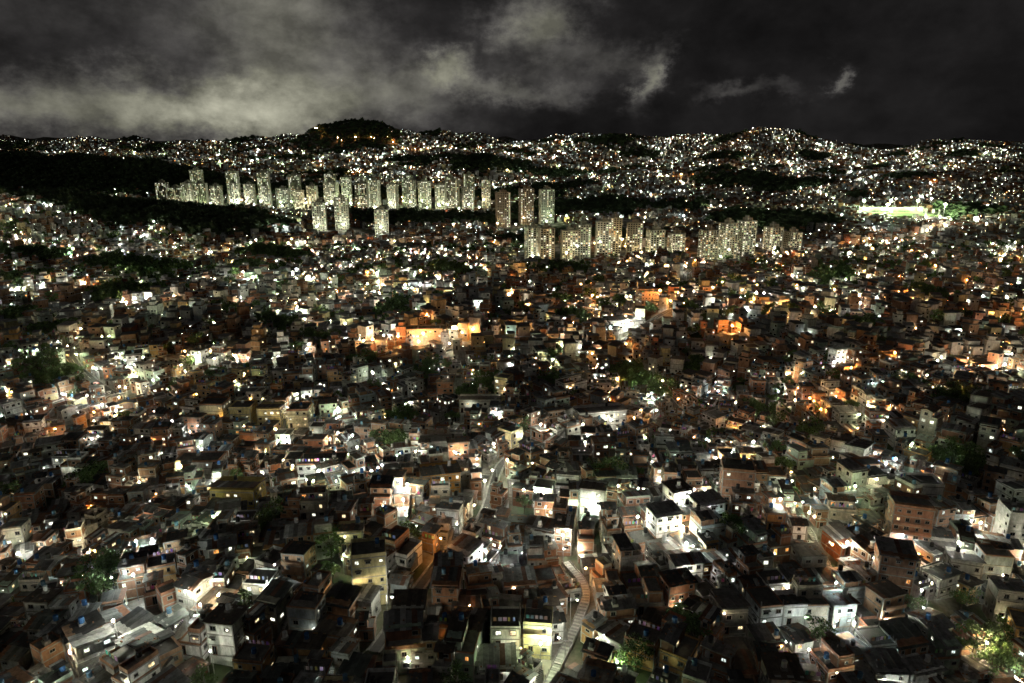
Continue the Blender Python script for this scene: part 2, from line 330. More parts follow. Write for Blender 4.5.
for i,(sx,sy) in enumerate(seeds):
    k0=1.0 if sy<380 else 1.13
    px=R.uniform(6.3,7.3)*k0; rows=[];yl=-42;k=0
    while yl<42:
        rows.append(yl); yl+=R.uniform(6.6,7.4)*k0+(2.6 if k%2 else 0); k+=1
    P=[]
    for r_ in rows:
        o=R.uniform(0,px)
        for xx in np.arange(-42+o,42,px): P.append((xx+R.normal(0,.55),r_+R.normal(0,.6)))
    P=np.array(P); c,s=math.cos(sang[i]),math.sin(sang[i])
    wx=sx+P[:,0]*c-P[:,1]*s; wy=sy+P[:,0]*s+P[:,1]*c
    near=seeds[np.hypot(seeds[:,0]-sx,seeds[:,1]-sy)<140]
    d=np.hypot(wx[:,None]-near[:,0],wy[:,None]-near[:,1]); d0=np.hypot(wx-sx,wy-sy); d.sort(1)
    ok=(d0<=d[:,0]+1e-6)&(d[:,1]-d0>2.6)
    hx+=list(wx[ok]);hy+=list(wy[ok]);ha+=[sang[i]]*ok.sum()
hx=np.array(hx);hy=np.array(hy);ha=np.array(ha)+R.normal(0,.1,len(hx))+R.choice([0,0,math.pi],len(hx))
def allowed(x,y,rc,bm_):
    ok=(roadclear(x,y)>rc)&(y>78)&(y<1040)&(np.abs(x)<.84*y+75)
    for tx,ty,tr in TREEP: ok&=np.hypot(x-tx,y-ty)>tr*(1+.25*np.sin(5*np.arctan2(y-ty,x-tx)))
    for bx in BLD: ok&=~((np.abs(x-bx[0])<bx[2]/2+bm_)&(np.abs(y-bx[1])<bx[3]/2+bm_))
    ok&=~((y>860)&(x>5)&(x<440)); return ok
ok=allowed(hx,hy,3.7,3.1)
gap=R.random(len(hx))<.10
gx,gy=hx[ok&gap],hy[ok&gap]
ok&=~gap; hx,hy,ha=hx[ok],hy[ok],ha[ok]
cells={}
for x,y in list(zip(hx,hy))+list(zip(gx,gy)): cells.setdefault((int(x//7),int(y//7)),[]).append((x,y))
cy=np.sqrt(R.uniform(80**2,420**2,70000)); cx=R.uniform(-.95,.95,70000)*cy; k=allowed(cx,cy,2.7,2.5); cx,cy=cx[k],cy[k]; sx_=[];sy_=[];sa_=[]
for x,y in zip(cx,cy):
    i,j=int(x//7),int(y//7); good=True
    for a in (-1,0,1):
        for b_ in (-1,0,1):
            for (u,v) in cells.get((i+a,j+b_),()):
                if (u-x)**2+(v-y)**2<28.5: good=False;break
            if not good: break
        if not good: break
    if good:
        cells.setdefault((i,j),[]).append((x,y)); sx_.append(x);sy_.append(y); sa_.append(sang[np.argmin((seeds[:,0]-x)**2+(seeds[:,1]-y)**2)])
sx_=np.array(sx_);sy_=np.array(sy_); sz_=H(sx_,sy_); print('houses',len(hx),'fill',len(sx_))
hz=H(hx,hy)
nearm=hy<345
for x,y,z,a in zip(hx[nearm],hy[nearm],hz[nearm],ha[nearm]):
    v=VARS[R.integers(0,len(VARS))]; ob=bpy.data.objects.new('brick_house',v[0]); ob.location=(x,y,z+R.uniform(.2,2.6)); ob.rotation_euler=(0,0,a)
    s=R.uniform(.92,1.1); ob.scale=(s,s,s); link(ob)
for x,y,z,a in zip(sx_,sy_,sz_,sa_):
    ob=bpy.data.objects.new('brick_house',VSM[R.integers(0,len(VSM))][0]); ob.location=(x,y,z+R.uniform(0,1.6)); ob.rotation_euler=(0,0,a+R.normal(0,.12)); link(ob)
for (x,y,W,D,fl,a,c,rf) in BLD:
    me_,_,_,_=house(VR,W,D,fl,c,lit=.5 if fl<4 else .25,roof=rf,name='apartment_house')
    ob=bpy.data.objects.new('apartment_house',me_); ob.location=(x,y,float(H(x,y))+2.4); ob.rotation_euler=(0,0,a); link(ob)
def mass(name,x,y,z,a,wr,dr,flr,rng,nw,litp,wsz,pb=.34,flh=2.7,roofs=True):
    n=len(x); w=rng.uniform(*wr,n); d=rng.uniform(*dr,n); fl=rng.choice(flr,n); zb=z+rng.uniform(0,2,n); z1=zb+fl*flh
    q=QM(); wc=wallcols(n,rng,pb)
    q.add(vboxes(x,y,z-8,z1,w,d,a).reshape(-1,4,3),0,np.repeat(wc,5,0))
    if roofs:
        t=rng.uniform(-.14,.14,n); flat=rng.random(n)<.35; t=np.where(flat,0,t); h=np.abs(t)*(d/2+.4); rc=ROOFC[rng.integers(0,len(ROOFC),n)]*rng.uniform(.7,1.3,(n,1))
        q.add(vboxes(x,y,z1-.1,z1+h*.85,w-.1,d-.1,a).reshape(-1,4,3),0,np.repeat(wc,5,0))
        e=np.where(flat,.12,.8); q.add(vboxes(x,y,z1+h+.03,z1+h+.18,w+e,d+e,a,t).reshape(-1,4,3),1,np.repeat(rc,5,0))
        for f in (1,2):
            k=fl>f; zz=zb[k]+f*flh; q.add(vboxes(x[k],y[k],zz-.25,zz,w[k]+.14,d[k]+.14,a[k]).reshape(-1,4,3),2,(.34,.33,.31))
        k=rng.random(n)<.35; hh=z1[k]+h[k]; w2=w[k]*.55; ox=rng.uniform(-.2,.2,k.sum())*w[k]
        q.add(vboxes(x[k]+ox*np.cos(a[k]),y[k]+ox*np.sin(a[k]),hh-.3,hh+2.4,w2,d[k]*.7,a[k]).reshape(-1,4,3),0,np.repeat(wc[k]*.9,5,0))
        q.add(vboxes(x[k]+ox*np.cos(a[k]),y[k]+ox*np.sin(a[k]),hh+2.42,hh+2.56,w2+.6,d[k]*.7+.6,a[k],.08).reshape(-1,4,3),1,np.repeat(rc[k],5,0))
    hl=rng.random(n)<.5
    for j in range(nw):
        side=rng.integers(0,4,n); f=rng.integers(0,fl); span=np.where(side%2==0,w,d); off=rng.choice([-.28,0,.28],n)*span
        lit=(rng.random(n)<litp)&hl
        mt=np.where(lit,4+rng.choice([0,1,2,3],n,p=[.27,.43,.24,.06]),3)
        q.add(vwins(x,y,zb+f*flh+1.5,w,d,a,side,off,rng.uniform(.9,1.5,n)*wsz,rng.uniform(.8,1.2,n)*wsz,proud=.04+.012*j),mt,(0,0,0))
    q.obj(name,MS)
mm=~nearm
rr=np.random.default_rng(3)
mass('hillside_houses',hx[mm],hy[mm],hz[mm],ha[mm],(5,7.4),(5.4,7.6),[1,1,2,2,2,3,3,4],rr,8,.2,1.)
def dens(x,y):
    d=np.ones(len(x))*.9
    forest=[(-1150,1950,420,300),(-1700,2300,500,330),(480,3500,120,230),(-820,3560,280,340),(-620,1180,240,170),(700,1950,200,80),(150,1500,200,90),(500,1330,140,70),(-150,2450,260,100),(1500,1750,160,80),(-300,1780,450,90),(300,2500,240,90),(120,1120,160,50),(-150,1350,200,60)]
    for fx,fy,sx,sy in forest: d-=1.15*np.exp(-(((x-fx)/sx)**2+((y-fy)/sy)**2)**1.5)
    w=np.sin(x*.011+y*.006+1)+np.sin(-x*.007+y*.013+2.2)+np.sin(x*.021-y*.017)
    d-=np.clip(.42*(w-.5),0,1)
    return d
FY=[];FX=[]
for y0,y1,sp in ((1040,1500,10.5),(1500,2200,13),(2200,3200,17),(3200,4500,23)):
    yy=np.arange(y0,y1,sp)
    for v in yy:
        xm=.82*v+60; xx=np.arange(-xm,xm,sp); FX.append(xx+R.uniform(-.3,.3,len(xx))*sp); FY.append(v+R.uniform(-.3,.3,len(xx))*sp)
fx=np.concatenate(FX);fy=np.concatenate(FY); fd=dens(fx,fy)
STAD=(800,1420)
def tower_clear(x,y):
    return ~(((np.abs(x+400)<400)&(np.abs(y-1530)<75)) | ((np.hypot(x-STAD[0],y-STAD[1])<85)) | ((np.hypot(x+285,y-1180)<70)) | ((np.hypot(x-30,y-1250)<75)))
ok=(R.random(len(fx))<fd)&tower_clear(fx,fy)&(roadclear(fx,fy)>7)
tfree=(~ok)&tower_clear(fx,fy)&(roadclear(fx,fy)>5)&(fd<.45)
tx_,ty_=fx[tfree],fy[tfree]
fx,fy=fx[ok],fy[ok]; fz=H(fx,fy); fa=.5*np.sin(fx*.013+fy*.009)+R.normal(0,.2,len(fx)); print('far houses',len(fx))
k=fy<2200
mass('distant_houses',fx[k],fy[k],fz[k],fa[k],(7,10),(7,10),[1,2,2,3,4],rr,5,.28,1.2,roofs=True)
mass('far_ridge_houses',fx[~k],fy[~k],fz[~k],fa[~k],(9,14),(9,13),[2,2,3,4],rr,4,.3,1.5,flh=3.,roofs=False)
# ------------------------------------------------------------ trees
BARK=surf('bark',False,(.09,.065,.045),noise=.5,scale=2)
def leafmat():
    m,nt,o=newmat('leaves'); L=nt.links.new; b=N(nt,'ShaderNodeBsdfPrincipled'); b.inputs['Roughness'].default_value=.7
    at=N(nt,'ShaderNodeAttribute'); at.attribute_name='col'; L(at.outputs['Color'],b.inputs['Base Color']); L(b.outputs[0],o.inputs[0]); return m
LEAF=leafmat()
def tree(rng,h,nl,ls,limbs=6):
    q=QM(); th=h*.45; bend=rng.normal(0,.3,2)
    def seg(a,b,r0,r1):
        a=np.array(a,float);b=np.array(b,float); d=b-a; d/=np.linalg.norm(d); u=np.cross(d,(0.3,.9,.1)); u/=np.linalg.norm(u); v=np.cross(d,u)
        for i in range(6):
            t0,t1=i*math.pi/3,(i+1)*math.pi/3
            f=lambda p,r,t:p+r*(u*math.cos(t)+v*math.sin(t))
            q.add([(f(a,r0,t0),f(a,r0,t1),f(b,r1,t1),f(b,r1,t0))],0)
    top=np.array((bend[0],bend[1],th)); seg((0,0,-1.5),top,.03*h,.02*h)
    cl=[]
    for i in range(limbs):
        an=i*2*math.pi/limbs+rng.uniform(-.4,.4); rad=h*rng.uniform(.15,.42); e=top+np.array((math.cos(an)*rad,math.sin(an)*rad,h*rng.uniform(.08,.42))); seg(top-(0,0,rng.uniform(0,.15)*h),e,.014*h,.005*h)
        cl.append((e,h*rng.uniform(.13,.22)))
        e2=e+rng.normal(0,.1,3)*h; cl.append((e2,h*rng.uniform(.08,.16)))
    cl.append((top+(0,0,h*.42),h*.18))
    tone=np.array((.07,.115,.035))
    for c,r in cl:
        n=int(nl/len(cl)); d=rng.normal(0,1,(n,3)); d/=np.linalg.norm(d,axis=1)[:,None]; p=c+d*r*rng.uniform(.45,1.1,(n,1))**.7*np.array((1,1,.7))
        u=rng.normal(0,1,(n,3)); u/=np.linalg.norm(u,axis=1)[:,None]; v=np.cross(u,rng.normal(0,1,(n,3))); v/=np.linalg.norm(v,axis=1)[:,None]
        s=ls*rng.uniform(.6,1.3,(n,1)); P=np.stack([p-u*s,p-v*s*.5,p+u*s,p+v*s*.5],1)
        q.add(P,1,tone*rng.uniform(.5,1.5)*rng.uniform(.7,1.3,(n,1)))
    return q.mesh('tree',[BARK,LEAF])
TR=np.random.default_rng(9)
TN=[tree(TR,h,900,.32) for h in (6,7.5,9,8)]; TF=[tree(TR,9,260,.9,5) for _ in range(4)]
def put(x,y,far=False,s=1.,name='tree'):
    o_=bpy.data.objects.new(name,(TF if far else TN)[R.integers(0,4)]); o_.location=(x,y,float(H(x,y))); o_.rotation_euler=(0,0,R.uniform(0,6.28)); s*=R.uniform(.75,1.3); o_.scale=(s,s,s*R.uniform(.85,1.15)); return link(o_)
TPX=[]
for tx,ty,tr in TREEP:
    for _ in range(int(tr*tr*3.14/(22 if ty<400 else 34))+1):
        r_=tr*math.sqrt(R.random())*.95; a_=R.uniform(0,6.28); TPX.append((tx+r_*math.cos(a_),ty+r_*math.sin(a_)))
for x,y in zip(gx,gy):
    if R.random()<.8: TPX.append((x+R.normal(0,1.),y+R.normal(0,1.)))
TPX=np.array(TPX); TPX=TPX[roadclear(TPX[:,0],TPX[:,1])>1.5]
for x,y in TPX: put(x,y,y>400,1. if y<400 else 1.15)
bm_q=QM(); srcs=[]
for me_ in TF[:2]:
    n=len(me_.polygons); co=np.zeros(len(me_.vertices)*3,np.float32); me_.vertices.foreach_get('co',co); P=co.reshape(-1,4,3); mi=np.zeros(n,np.int32); me_.polygons.foreach_get('material_index',mi)
    P=P[mi==1]; srcs.append(P[R.choice(len(P),70,replace=False)])
sel=R.permutation(len(tx_))[:9500]
for i in sel:
    x,y=tx_[i],ty_[i]; z=float(H(x,y)); s=R.uniform(1.1,2.1)*(1+y/6000); P=srcs[i%2]*np.array((s*1.2,s*1.2,s))*1.0; c=(P.mean(1,keepdims=True)); P=c+(P-c)*2.1
    bm_q.add(P+np.array((x,y,z-2*s)),0,np.array((.06,.095,.04))*R.uniform(.6,1.4))
bm_q.obj('woodland',[LEAF])
# ------------------------------------------------------------ towers
def tower(x,y,W,D,fl,a,col,lit,rng):
    q=QM(); fh=2.8; h=fl*fh; col=np.array(col)*rng.uniform(.75,1.1); n1=int(W/3.2); n2=int(D/3.4)
    q.box(-W/2,W/2,-D/2,D/2,-12,h,0,col)
    for f in range(1,fl+1): q.box(-W/2-.25,W/2+.25,-D/2-.25,D/2+.25,f*fh-.35,f*fh,2,col*.9,bottom=True)
    for i in range(n1+1):
        xx=-W/2+W*i/n1
        for s in (-1,1): q.box(xx-.35,xx+.35,min(s*D/2,s*(D/2+.9)),max(s*D/2,s*(D/2+.9)),-12,h+.5,0,col*1.05)
    for i in range(n2+1):
        yy=-D/2+D*i/n2
        for s in (-1,1): q.box(min(s*W/2,s*(W/2+.55)),max(s*W/2,s*(W/2+.55)),yy-.3,yy+.3,-12,h+.4,0,col*1.05)
    cx=[];cz=[];sd=[];sp=[]; colit=[]
    st=int(rng.integers(0,n1))
    for f in range(fl):
        for side,nn,span in ((0,n1,W),(1,n2,D),(2,n1,W),(3,n2,D)):
            for i in range(nn): sd.append(side);cx.append((i+.5)/nn*span-span/2);cz.append(f*fh+1.35);sp.append(span/nn); colit.append(i==st)
    n=len(cx);sd=np.array(sd);z0=np.zeros(n)
    on=(rng.random(n)<lit)|(np.array(colit)&(rng.random(n)<.85))
    mt=np.where(on,4+rng.choice([0,1,2,3],n,p=[.25,.40,.31,.04]),3)
    P=vwins(z0,z0,np.array(cz),np.full(n,float(W)),np.full(n,float(D)),z0,sd,np.array(cx),np.array(sp)*.55,np.full(n,1.4),.08)
    q.add(P,mt,(0,0,0))
    q.box(-W/2-.3,W/2+.3,-D/2-.3,D/2+.3,h+.01,h+.9,0,col*.8); q.box(-W*.2,W*.25,-D*.3,D*.3,h+.9,h+4.5,0,col*.9); q.box(-W*.1,W*.1,-D*.15,D*.2,h+4.5,h+7,2,col*.7)
    o_=q.obj('apartment_tower',MST); o_.location=(x,y,float(H(x,y))); o_.rotation_euler=(0,0,a); return o_
TWR=np.random.default_rng(21); TFILL=[]
cream=(.60,.60,.46)
def T(px,y,W,D,fl,a=0,col=cream,lit=.3,fill_pw=12000,fc=4):
    x=(px-512)/683*y*1.0
    tower(x,y,W,D,fl,a,col,lit,TWR); TFILL.append((x+TWR.uniform(-10,10),y-D/2-18,float(H(x,y-D/2-18))+TWR.uniform(9,24),fill_pw,fc))  # plus an added lamp in front, only to brighten the tower facade
for px,y,fl,a in ((533,925,17,.3),(546,900,19,.2),(569,900,17,.1),(583,912,18,0.1),(603,900,17,0),(614,930,18,.1),(634,905,18,-.1),(655,890,17,.2),(676,900,17,.2),(708,880,17,.35),(727,890,17,.3),(745,905,18,.3),(772,900,16,.2),(792,915,14,.2)):
    T(px,y,TWR.uniform(15,20),15,fl,a,(.60,.60,.46) if px%2 else (.56,.51,.38),.30,int(TWR.choice([6000,12000,20000])),int(TWR.choice([4,0,0,1])))
for px,y,fl in ((503,1260,22),(526,1285,23),(546,1270,22)): T(px,y,24,18,fl,.2,(.52,.40,.27) if px<540 else cream,.2,8000,1 if px<540 else 4)
for px,y,fl in ((322,1190,17),(344,1180,19),(383,1150,17)): T(px,y,22,16,fl,.15,cream,.35,24000,0)
px=170
while px<498:
    y=1500+30*math.sin(px*.03)+TWR.uniform(-25,35); T(px,y,TWR.uniform(18,27),17,int(TWR.integers(15,21) if px<310 else TWR.integers(17,24)),TWR.uniform(-.2,.3),cream,TWR.uniform(.25,.5),int(TWR.choice([8000,18000,34000])),int(TWR.choice([4,0,0,1]))); px+=TWR.uniform(12,19)
for px in (205,240,270,300,335,365,410,452,470): T(px,1620,24,18,int(TWR.integers(21,25)),.1,cream,.35,14000,4)
# ------------------------------------------------------------ sports field
sx,sy=STAD; sz=float(H(sx,sy))+12
q=QM(); q.box(sx-55,sx+55,sy-45,sy+45,sz-20,sz,0,(.16,.24,.07)); q.box(sx-60,sx+60,sy+52,sy+60,sz-10,sz+9,1,(.55,.56,.45))
for i in range(8): q.box(sx-60,sx+60,sy+45.5+i*.8,sy+46.3+i*.8,sz-8,sz+.6*(i+1),1,(.45,.45,.40))
for (a,b,c,d) in ((-50,50,-42,-41.6),(-50,50,41.6,42),(-50,-49.6,-41.6,41.6),(49.6,50,-41.6,41.6),(-.2,.2,-41.6,41.6)): q.box(sx+a,sx+b,sy+c,sy+d,sz,sz+.02,2,(.8,.8,.8))
q.obj('sports_field',[surf('turf',noise=.3,scale=.2),CONC,LINE])
# ------------------------------------------------------------ lamps
def octa(P,r):
    n=len(P); r=np.broadcast_to(r,(n,))
    o6=np.array([(1,0,0),(0,1,0),(-1,0,0),(0,-1,0),(0,0,1),(0,0,-1)],float)
    V=(P[:,None,:]+o6[None]*r[:,None,None]).reshape(-1,3)
    f=np.array([(0,1,4),(1,2,4),(2,3,4),(3,0,4),(1,0,5),(2,1,5),(3,2,5),(0,3,5)]); F=(f[None]+6*np.arange(n)[:,None,None]).reshape(-1,3)
    return V,F
def lampmesh(name,P,r,mat):
    if len(P)==0: return
    V,F=octa(np.asarray(P,float),r); me=bpy.data.meshes.new(name); me.vertices.add(len(V)); me.vertices.foreach_set('co',V.astype(np.float32).reshape(-1))
    me.loops.add(3*len(F)); me.loops.foreach_set('vertex_index',F.reshape(-1).astype(np.int32)); me.polygons.add(len(F))
    me.polygons.foreach_set('loop_start',np.arange(0,3*len(F),3,dtype=np.int32)); me.polygons.foreach_set('loop_total',np.full(len(F),3,dtype=np.int32))
    me.materials.append(mat); me.update(calc_edges=True); return link(bpy.data.objects.new(name,me))
COLS=[WHITE,WARM,SOD,COOL,GREEN]; CN=['white','warm','sodium','cool','green']
def lm(tag,ci,P,r): return emis(f'lamp_{tag}_{CN[ci]}',COLS[ci],P/(math.pi*6.93*r*r),'FRONT')
allx=np.concatenate([hx,sx_,[b_[0] for b_ in BLD]]); ally=np.concatenate([hy,sy_,[b_[1] for b_ in BLD]])
def bright(x,y):
    p=(.5+.5*np.sin(x*.031+y*.012+.5)*np.sin(y*.027-x*.009+1.))*.6+(.5+.5*np.sin(x*.071-y*.033+2.)*np.sin(y*.063+x*.021))*.4
    return .12+2.6*p**2
def alley_pts(n,ylo,yhi,rng,lo=3.9,front=.65):
    out=[]; k=np.nonzero((hy>ylo)&(hy<yhi))[0]
    while len(out)<n:
        j_=rng.choice(k,1500); y=hy[j_]; x=hx[j_]
        fr=rng.random(1500)<front; dy=rng.uniform(4.,6,1500)
        ang=np.where(fr,-math.pi/2+rng.normal(0,.35,1500),rng.uniform(0,6.28,1500)); x=x+np.cos(ang)*dy; y=y+np.sin(ang)*dy
        keep=rng.random(1500)<np.clip(bright(x,y)+.25,0,1)
        for i in range(0,1500,300):
            d=np.hypot(x[i:i+300,None]-allx,y[i:i+300,None]-ally).min(1)
            for j in np.nonzero((d>lo)&(d<9)&keep[i:i+300])[0]: out.append((x[i+j],y[i+j]))
    return np.array(out[:n])
LR=np.random.default_rng(31)
def choose(x,y,rng):
    n=len(x); s=x/(.75*y); u=rng.random(n); w=.5+.5*np.sin(x*.021+1.3)*np.sin(y*.017+.4)
    psod=np.clip(.0+.26*(s>-.1)*(y>200)*(y<900)+.34*w**3,0,.65); pwarm=.14+.05*(s>0); pcool=.30-.08*(s>0); pg=.09+.10*(s<0)*(y>300)
    return np.where(u<psod,2,np.where(u<psod+pwarm,1,np.where(u<psod+pwarm+pcool,3,np.where(u<psod+pwarm+pcool+pg,4,0))))
poles=QM()
A=alley_pts(1350,95,345,LR); ci=choose(A[:,0],A[:,1],LR); u=LR.random(len(A))/bright(A[:,0],A[:,1]); pw=np.where(u<.13,2,np.where(u<.46,1,0)); PWN=[160,850,3400]
for c in range(5):
    for k in range(3):
        s=(ci==c)&(pw==k); lo_,hi_=((3.2,7),(4.2,8),(5.5,9.5))[k]; g0=H(A[s,0],A[s,1]); P=np.c_[A[s],g0+LR.uniform(lo_,hi_,s.sum())]; r=(.08,.13,.22)[k]; lampmesh('alley_lights',P,r,lm(f'near{k}',c,PWN[k],r))
        if k and len(P): poles.add(vboxes(P[:,0],P[:,1]+.45,g0-1,P[:,2]+.2,np.full(len(P),.14),np.full(len(P),.14),np.zeros(len(P))).reshape(-1,4,3),0,(.25,.25,.24))
A=alley_pts(2800,345,1040,LR,4.3); ci=choose(A[:,0],A[:,1],LR); u=LR.random(len(A))/bright(A[:,0],A[:,1]); pw=np.where(u<.12,2,np.where(u<.46,1,0)); PWM=[420,1900,8000]
for c in range(5):
    for k in range(3):
        s=(ci==c)&(pw==k); lo_,hi_=((3.5,8),(4.5,9),(6,11))[k]; g0=H(A[s,0],A[s,1]); P=np.c_[A[s],g0+LR.uniform(lo_,hi_,s.sum())]; r=(.17,.25,.38)[k]; lampmesh('hillside_lights',P,r,lm(f'mid{k}',c,PWM[k],r))
        if k==2 and len(P): poles.add(vboxes(P[:,0],P[:,1]+.6,g0-1,P[:,2]+.2,np.full(len(P),.16),np.full(len(P),.16),np.zeros(len(P))).reshape(-1,4,3),0,(.25,.25,.24))
FE=[(-64,232,8,3200,0),(-57,184,9,1200,0),(-28,158,7,3500,0),(-30,166,6,2200,3),(-92,196,7,3500,0),(-80,206,7,2600,0),(-110,207,6,2600,4),(-132,160,7,4500,0),(-118,168,6,2400,1),(-140,152,6,3000,0),
 (76,114,6,2500,3),(52,192,7,1600,3),(10,222,7,2200,0),(-6,206,7,2600,0),(-8,182,7,2600,0),(-14,166,7,2600,0),(-2,440,9,9000,0),(-45,334,10,9000,2),(-58,335,9,6000,2),(-30,336,9,6000,1),(-70,330,8,6000,2),(70,401,9,11000,0),
 (98,444,11,12000,2),(108,450,9,9000,2),(0,446,10,8000,2),(240,335,9,10000,2),(225,328,8,8000,2),(70,200,7,1500,1),(100,214,6,1200,1),(100,112,6,1500,0),(-60,120,6,1600,1),(-66,136,6,1600,0),(-168,262,7,4500,0),(-168,280,7,4500,1),(-102,241,7,1800,1),(-90,241,7,1800,1),(-114,241,7,1800,0),
 (-19,170,8,2400,2),(-34,122,7,1800,1),(36,231,7,1900,0),(-14,247,6,1800,0),(190,300,7,4500,2),(150,480,9,8000,1),(190,560,9,12000,2),(-120,600,8,9000,4),(-200,520,8,9000,4),(-200,300,7,4000,4),(-300,620,8,9000,4),(-260,450,8,7000,0),(-330,520,8,7000,2),(300,450,9,11000,2),(350,560,9,11000,2),(420,640,8,9000,2),(20,108,6,1200,4),(17,150,5,1200,0),(77,158,6,900,4),(44,196,6,900,0),(-70,205,6,2000,0),(-104,214,6,3000,0),
 (-54,168,8,2500,4),(-76,164,8,2500,1),(120,360,9,9000,2),(160,400,9,9000,2),(200,440,9,9000,1),(60,500,9,10000,2),(250,520,10,11000,2),(130,560,10,11000,2),(-120,118,7,2200,0),(-20,112,6,1600,0),(120,140,7,2200,1),(-84,150,7,2200,4)]
for i,(x,y,h,P,c) in enumerate(FE):
    x*=1.1;y*=1.1
    r=.2 if y<330 else .4; g0=float(H(x,y)); z=g0+h; lampmesh('flood_lamp',[(x,y,z)],r,lm(f'feat{i}',c,P*1.3,r)); poles.box(x-.08,x+.08,y+.5,y+.66,g0-1,z+.3,0,(.25,.25,.24))
poles.obj('lamp_poles',[CONC])
for k in sorted(set(int(t[3]) for t in TFILL)):
    for c in sorted(set(t[4] for t in TFILL)):
        P=[t[:3] for t in TFILL if int(t[3])==k and t[4]==c]
        if P: lampmesh('tower_fill_lamps',P,.8,lm(f'tw{k}',c,k,.8))  # added facade fill emitters, not actual floodlights of the estate
q=QM()
FP=[]
for a,b in ((-57,-47),(57,-47),(-57,47),(57,47),(0,47.5)):
    q.box(sx+a-.3,sx+a+.3,sy+b-.3,sy+b+.3,sz-18,sz+22,0); q.box(sx+a-3,sx+a+3,sy+b-.2,sy+b+.2,sz+22,sz+25,0); FP.append((sx+a,sy+b-1.5,sz+23))
q.obj('floodlight_mast',[surf('mast_steel',False,(.3,.3,.3),noise=.2)]); lampmesh('stadium_floodlights',FP,1.2,lm('stad',4,330000,1.2))
def lampobj(ci,P,r,big):
    q=QM(); q.cyl(0,0,-1,7,.09,0,(.3,.3,.3),8,.06); q.box(-.05,.05,-1.4,0,6.95,7.03,0,bottom=True); q.box(-.16,.16,-1.9,-1.2,7.0,7.16,0,bottom=True)
    me=q.mesh('street_lamp',[surf('lamp_pole_steel',False,(.28,.28,.28),noise=.3),emis(f'street_lamp_head_{CN[ci]}_{big}',COLS[ci],P/(math.pi*6.93*r*r),'FRONT')]) 
    import bmesh
    bm=bmesh.new(); bm.from_mesh(me); V,F=octa(np.array([(0,-1.55,6.78)]),r); vs=[bm.verts.new(v) for v in V]
    for f in F:
        ff=bm.faces.new([vs[i] for i in f]); ff.material_index=1
    bm.to_mesh(me); bm.free(); return me
LO=[lampobj(c,P,.2,b_) for c,P,b_ in ((0,1800,'n'),(1,1800,'n'),(2,1800,'n'),(0,5500,'m'),(1,5500,'m'),(2,7500,'m'))]
for ri,(p,w) in enumerate(RD+SD):
    st=11 if w>2.1 else 22; t=np.gradient(p,axis=0)
    if ri in (2,4): st=7
    for i in range(4,len(p),st):
        x,y=p[i]; tn=t[i]/np.linalg.norm(t[i]); sgn=1 if (i//st)%2 else -1; px_,py_=x+tn[1]*sgn*(w/2+.6),y-tn[0]*sgn*(w/2+.6)
        if y>345 and (i//st)%2 and y<900 and ri!=4: continue
        c=int(LR.choice([0,1,2],p=[.7,.22,.08] if x<-40 or ri==4 else [.35,.3,.35])); o_=bpy.data.objects.new('street_lamp',LO[c+(3 if y>345 else 0)])
        o_.location=(px_,py_,float(H(px_,py_))+.4); o_.rotation_euler=(0,0,math.atan2(-(x-px_),(y-py_))+math.pi); link(o_)
def fardots(sel_p,r,stt,tag,yl,yh):
    k=(fy>yl)&(fy<yh)&(LR.random(len(fx))<sel_p*(.35+.65*bright(fx*.3,fy*.3))); x,y=fx[k],fy[k]; c=choose(x*.4-200,y+1000,LR); a=LR.choice([0,1],len(x),p=[.78,.22])
    for cc in range(5):
        for j in range(2):
            s=(c==cc)&(a==j); P=np.c_[x[s]+LR.uniform(-3,3,s.sum()),y[s]-6.5,fz[k][s]+LR.uniform(3,11,s.sum())]
            lampmesh('distant_lights',P,r*(1,1.6)[j],emis(f'{tag}{cc}{j}',COLS[cc],stt*(1,2.2)[j]*(.5 if cc==2 else 1),'NONE'))
fardots(.27,.38,14,'fa',1040,1600); fardots(.28,.52,12,'fb',1600,2400); fardots(.35,.75,8,'fc',2400,3300); fardots(.42,1.0,6,'fd',3300,4500)
k=(hy>300)&(LR.random(len(hx))<.28); x,y,z=hx[k],hy[k],hz[k]; c=choose(x,y,LR)
for cc in range(5):
    s=c==cc; an=LR.uniform(0,6.28,s.sum()); lampmesh('porch_lights',np.c_[x[s]+4.6*np.cos(an),y[s]+4.6*np.sin(an),z[s]+LR.uniform(3,9,s.sum())],.15,emis(f'porch{cc}',COLS[cc],25,'NONE'))
B=[(LR.uniform(-.7,.7),math.sqrt(LR.uniform(1050**2,3800**2))) for _ in range(700)]
P=np.array([(u*y,y,float(H(u*y,y))+13) for u,y in B]); keep=dens(P[:,0],P[:,1])>.5; P=P[keep]; c=choose(P[:,0]*.4-200,P[:,1]+1000,LR)
for cc in range(5): lampmesh('distant_street_lights',P[c==cc],.8,lm('farreal',cc,20000,.8))
P=np.array([(x,3430+60*math.sin(x*.017)+20*math.sin(x*.05),float(H(x,3430+60*math.sin(x*.017)+20*math.sin(x*.05)))+14) for x in np.linspace(-1150,-420,22)+LR.uniform(-22,22,22)]); lampmesh('ridge_road_lights',P,1.0,lm('ridge',2,18000,1.0))
